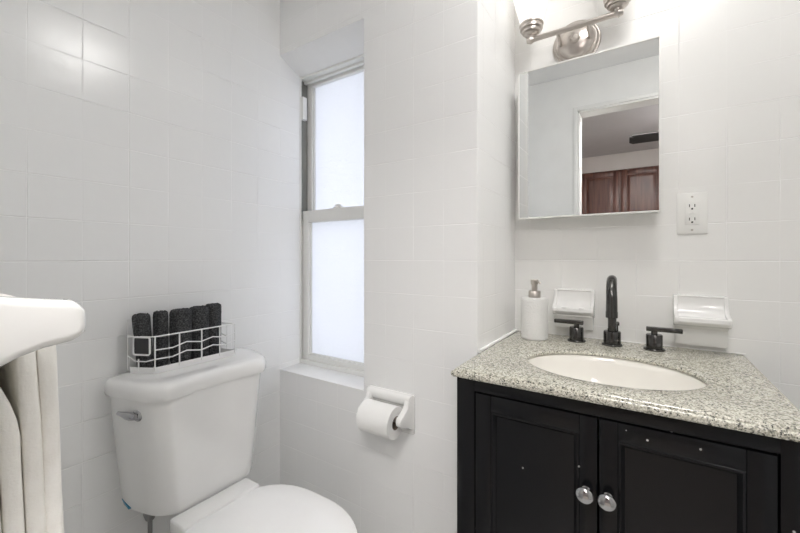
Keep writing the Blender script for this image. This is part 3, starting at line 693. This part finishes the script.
# rim along left end, front, right end
q = [(bl_.x, bl_.y, RZ), (fl_.x, fl_.y, RZ), (fr_.x, fr_.y, RZ), (br_.x, br_.y, RZ)]
def chain(z): return [Vector((bl_.x, bl_.y, z))]+[v for v in rounded(z)[5:15]]+[Vector((br_.x, br_.y, z))]
tube(bm, chain(RZ), wr, 8)
obj('rim_wire', bm, M['wire'], basket)
bm = tube(bmesh.new(), [(bl_.x, bl_.y, BZ+0.01), (bl_.x, bl_.y, RB), (br_.x, br_.y, RB), (br_.x, br_.y, BZ+0.01)], wr, 8)
for f in (0.25, 0.5, 0.75):
    p = bl_.lerp(br_, f); tube(bm, [(p.x, p.y, BZ+0.01), (p.x, p.y, RB)], wr*0.8, 6)
tube(bm, [(bl_.x, bl_.y, RZ), (br_.x, br_.y, RZ)], wr*0.8, 6)
obj('back_wire', bm, M['wire'], basket)
for f in (0.0, 0.27, 0.54, 0.78, 1.0):
    bm = bmesh.new(); p = (fl_+Vector((0, 0.004, 0))).lerp(fr_-Vector((0, 0.004, 0)), f); tube(bm, [(p.x, p.y, BZ+0.008), (p.x, p.y, RZ)], wr, 8); obj('upright_wire', bm, M['wire'], basket)
p = bl_.lerp(fl_, 0.42); bm = tube(bmesh.new(), [(p.x, p.y, BZ+0.008), (p.x, p.y, BZ+0.04)], wr, 8); obj('upright_wire', bm, M['wire'], basket)
p = br_.lerp(fr_, 0.5); bm = tube(bmesh.new(), [(p.x, p.y, BZ+0.008), (p.x, p.y, RZ)], wr*0.7, 8); obj('upright_wire', bm, M['wire'], basket)
for zz in (BZ+0.066, BZ+0.040):
    pts = []
    fl2, fr2 = fl_.to_tuple(), fr_.to_tuple()
    for f, dz in ((0.02, 0.0), (0.20, -0.002), (0.36, 0.008), (0.53, 0.0), (0.68, 0.008), (0.84, 0.0), (0.98, 0.008)):
        p = fl_.lerp(fr_, f); pts.append((p.x, p.y, zz+dz))
    if zz < BZ+0.05:
        p1 = bl_.lerp(fl_, 0.3); p2 = bl_.lerp(fl_, 0.7); pts = [(bl_.x, bl_.y, BZ+0.05), (p1.x, p1.y, BZ+0.034), (p2.x, p2.y, BZ+0.034)]+pts
    p1 = fr_.lerp(br_, 0.5); pts += [(fr_.x, fr_.y-0.001, zz+0.008), (p1.x, p1.y, zz-0.006), (br_.x, br_.y, zz+0.006)]
    obj('wavy_wire', tube(bmesh.new(), pts, wr*0.9, 8), M['wire'], basket)
# label frame on the left end
d = (fl_-bl_).normalized(); nn = Vector((d.y, -d.x, 0)); a = bl_+d*0.020+nn*0.003; b = bl_+d*0.070+nn*0.003
bm = bmesh.new(); tube(bm, [(p.x, p.y, z) for p, z in ((a, RZ-0.046), (a+d*0.004, RZ-0.050), (b-d*0.004, RZ-0.050), (b, RZ-0.046), (b, RZ-0.005), (b-d*0.004, RZ-0.001), (a+d*0.004, RZ-0.001), (a, RZ-0.005))], 0.0026, 8, closed=True)
lab = obj('label_frame', bm, M['wire'], basket)
bm = bmesh.new(); o_ = [a+d*0.001, b-d*0.001]
loft(bm, [[Vector((p.x, p.y, z)) for p in (o_[0], o_[1], o_[1]-nn*0.0012, o_[0]-nn*0.0012)] for z in (RZ-0.049, RZ-0.002)])
obj('label_plate', bm, M['slate'], lab, 'dark blank label plate')

# rolled charcoal towels
def roll(x, y, r, ry, h, seed, label, lean=0.0):
    y -= 0.001
    bm = bmesh.new(); loops = []; n = 56; m_ = 26
    random.seed(seed); tw = random.uniform(0, 6)
    for k in range(m_+1):
        f = k/m_; z = BZ+0.0035+h*f
        e = 1.0
        if f < 0.05: e = 0.86+0.14*f/0.05
        if f > 0.93: e = 1-0.08*((f-0.93)/0.07)**2
        lp = []
        for i in range(n):
            t = 2*PI*i/n
            rr = 1+0.05*noise.noise((math.cos(t)*1.5+seed, math.sin(t)*1.5, z*12))+0.035*noise.noise((math.cos(t)*9+seed, math.sin(t)*9, z*110))
            rr -= 0.16*math.exp(-((t-(4.9+0.4*math.sin(seed))) / 0.13)**2)     # loose edge of the roll
            zz = z+(0.004*noise.noise((math.cos(t)*2, math.sin(t)*2, seed)) if f > 0.9 else 0)
            lp.append(Vector((x+r*e*rr*math.cos(t), y+lean*f+ry*e*rr*(1-0.10*(1-f))*math.sin(t), zz)))
        loops.append(lp)
    # spiral grooves on the end
    zt = BZ+0.0035+h
    for s in (0.72, 0.60, 0.48, 0.36, 0.24, 0.10):
        up = 0.004 if int(s*100) % 24 == 0 else -0.004
        loops.append([Vector((x+r*s*math.cos(2*PI*i/n), y+lean+ry*s*math.sin(2*PI*i/n), zt+up+0.002*noise.noise((s*9, i*0.4, seed)))) for i in range(n)])
    loft(bm, loops)
    tag(obj('rolled_towel', bm, M['charcoal']), label, 'towel', 'rolled charcoal towels in the wire basket')
roll(-1.201, 0.5000, 0.0190, 0.0225, 0.158, 1, 'rolled charcoal towel at the left end of the basket, behind its label frame', -0.012)
roll(-1.199, 0.5390, 0.0180, 0.020, 0.160, 2, 'slim rolled charcoal towel second from left, set back between two wider ones')
roll(-1.184, 0.5890, 0.0285, 0.031, 0.161, 3, 'widest rolled charcoal towel, in the middle of the basket')
roll(-1.185, 0.6450, 0.0275, 0.029, 0.163, 4, 'rolled charcoal towel second from the right end of the basket')
roll(-1.192, 0.6960, 0.0235, 0.0245, 0.166, 5, 'rolled charcoal towel at the right end of the basket')

# ------------------------------------------------------------------ paper holder on the back wall
hx0, hx1, hz1, hz0 = -0.788, -0.611, H-0.437, H-0.563
ph = thing('toilet_paper_holder', ((hx0+hx1)/2, YB, hz0), 'white ceramic toilet paper holder on the tiled wall below the window', 'toilet paper holder')
bm = B(hx0, hx1, YB-0.010, YB+0.002, hz0, hz1, bev=0.004, seg=3)
prof = smoothpoly([(YB, hz1-0.002), (YB-0.020, hz1-0.001), (YB-0.030, hz1-0.010), (YB-0.026, hz1-0.028), (YB-0.012, hz1-0.040), (YB, hz1-0.040)], 1)
prism(bm, prof, 'X', hx0+0.004, hx1-0.004)
obj('back_plate', bm, M['ceram'], ph)
for x in (hx0+0.003, hx1-0.023):
    pr = smoothpoly([(YB, hz1-0.004), (YB-0.022, hz1-0.004), (YB-0.032, hz1-0.018), (YB-0.036, hz1-0.034), (YB-0.062, hz1-0.048), (YB-0.078, hz1-0.056), (YB-0.080, hz1-0.074), (YB-0.064, hz1-0.086), (YB-0.038, hz1-0.094), (YB-0.016, hz1-0.108), (YB, hz1-0.116)], 2)
    obj('arm', prism(bmesh.new(), pr, 'X', x, x+0.020, bev=0.004, seg=3), M['ceram'], ph)
ryc, rzc = YB-0.064, hz1-0.0635
obj('spindle', tube(bmesh.new(), [(hx0+0.022, ryc, rzc), (hx1-0.022, ryc, rzc)], 0.0085, 14), M['nickel'], ph, 'grey metal spindle')
R0, R1 = 0.0485, 0.0205
bm = bmesh.new(); a_, b_ = hx0+0.028, hx1-0.030
lathe(bm, [(R1, a_), (R0-0.001, a_), (R0, a_+0.001), (R0, b_-0.001), (R0-0.001, b_), (R1, b_), (R1-0.001, b_-0.001), (R1-0.001, a_+0.001)], (0, ryc, rzc-0.011), 56, 'X')
bm.faces.ensure_lookup_table()
bmesh.ops.delete(bm, geom=[f for f in bm.faces if len(f.verts) > 4], context='FACES')
lpv = [[v for v in bm.verts if abs(v.co.x-x) < 1e-6 and abs((Vector((0, v.co.y-ryc, v.co.z-rzc+0.011))).length-(R1)) < 1.2e-3] for x in (a_, b_)]
tp = thing('toilet_paper', ((a_+b_)/2, ryc, rzc-0.065), 'roll of white toilet paper hanging on the ceramic holder', 'toilet paper')
obj('paper_roll', bm, M['paper'], tp)
bm = bmesh.new(); loops = []
for r, x in ((R1, a_), (R1, b_), (R1-0.0015, b_), (R1-0.0015, a_), (R1, a_)):
    loops.append([Vector((x, ryc+r*math.cos(2*PI*i/40), rzc-0.011+r*math.sin(2*PI*i/40))) for i in range(40)])
loft(bm, loops, cap0=False, cap1=False); bmesh.ops.remove_doubles(bm, verts=bm.verts, dist=1e-6)
obj('cardboard_core', bm, M['card'], tp, 'brown cardboard core')

# ------------------------------------------------------------------ towel rail on the front wall, near the lens on the left
px0, px1 = -0.452, -0.418
rail = thing('towel_bar', (-0.7, YF, H-0.10), 'white ceramic towel bar on the wall beside the doorway', 'towel bar')
def post(x0, x1):
    top = [(YF, 0.0), (0.02, -0.016), (0.05, -0.027), (0.0726, -0.031), (0.0798, -0.0325), (0.100, -0.036), (0.118, -0.0385), (0.1235, -0.0415), (0.1268, -0.048)]
    bot = [(0.1275, -0.060), (0.1268, -0.067), (0.1236, -0.072), (0.115, -0.0745), (0.0987, -0.0768), (0.0846, -0.081), (0.0726, -0.087), (0.045, -0.107), (YF, -0.140)]
    pl = [(y, H+z) for y, z in top+bot]
    bm = prism(bmesh.new(), pl, 'X', x0, x1, bev=0.007, seg=4)
    box(bm, x0-0.018, x1+0.018, YF, YF+0.010, H-0.150, H+0.012, bev=0.004, seg=3)
    return obj('post', bm, M['ceram'], rail)
post(px0, px1); post(-1.07, -1.036)
by, bz_ = YF+0.102, H-0.073
obj('rod', tube(bmesh.new(), [(-1.04, by, bz_), (px0+0.004, by, bz_)], 0.009, 20), M['ceram'], rail)
# hand towel folded over the rod
bm = bmesh.new(); rows = []
NX = 60
x0, x1 = -0.98, -0.478
TH = 0.0135
def tprof(x, R, zb, zf, ph, side_n=26):
    f = (x-x0)/(x1-x0); pts = []                       # f: 0 far edge .. 1 near edge
    wv = 0.0030*math.sin(9.5*f*PI+ph)+0.0012*math.sin(21*f*PI+ph)
    sm = lambda d: d*d*(3-2*d)
    for i in range(side_n+1):                          # back drop, drawn in towards the front below the rod
        d = 1-i/side_n; z = bz_-zb*d
        pts.append((by-R+0.0208*sm(min(1, d*zb/0.09))+0.020*(d*zb/zf)**0.8+wv*0.3*min(1, d*4), z))
    for i in range(1, 12):
        a = PI-PI*i/12; pts.append((by+R*math.cos(a), bz_+R*math.sin(a)))
    for i in range(side_n+1):
        d = i/side_n; z = bz_-zf*d
        pts.append((by+R+0.022*d**0.8+wv*min(1, d*4)*(1.0 if R > 0.02 else 0.4), z))
    return pts
for R, zb, zf, ph in ((0.0175, 0.40, 0.55, 0.6), (0.0320, 0.44, 0.58, 1.0)):
    vl_ = []
    for k in range(NX+1):
        f = k/NX; x = x0+(x1-x0)*f; row = []
        for j, (y, z) in enumerate(tprof(x, R, zb, zf, ph)):
            d = max(0, bz_-z)
            row.append(bm.verts.new((x+(f-0.5)*d*0.03+(0.003*noise.noise((z*14, R*90, f)) if f > 0.9 else 0), y+0.0005*noise.noise((x*60, z*60, j*0.1)), z)))
        vl_.append(row)
    for a, b in zip(vl_, vl_[1:]):
        for j in range(len(a)-1): bm.faces.new((a[j], a[j+1], b[j+1], b[j]))
bmesh.ops.recalc_face_normals(bm, faces=bm.faces)
t = obj('bath_towel', bm, M['towel'])
tag(t, 'cream white terry towel hanging folded over the ceramic towel bar', 'towel')
md = t.modifiers.new('thick', 'SOLIDIFY'); md.thickness = TH; md.offset = 0.0
bv = t.modifiers.new('soft', 'BEVEL'); bv.width = 0.005; bv.segments = 3; bv.angle_limit = math.radians(60)
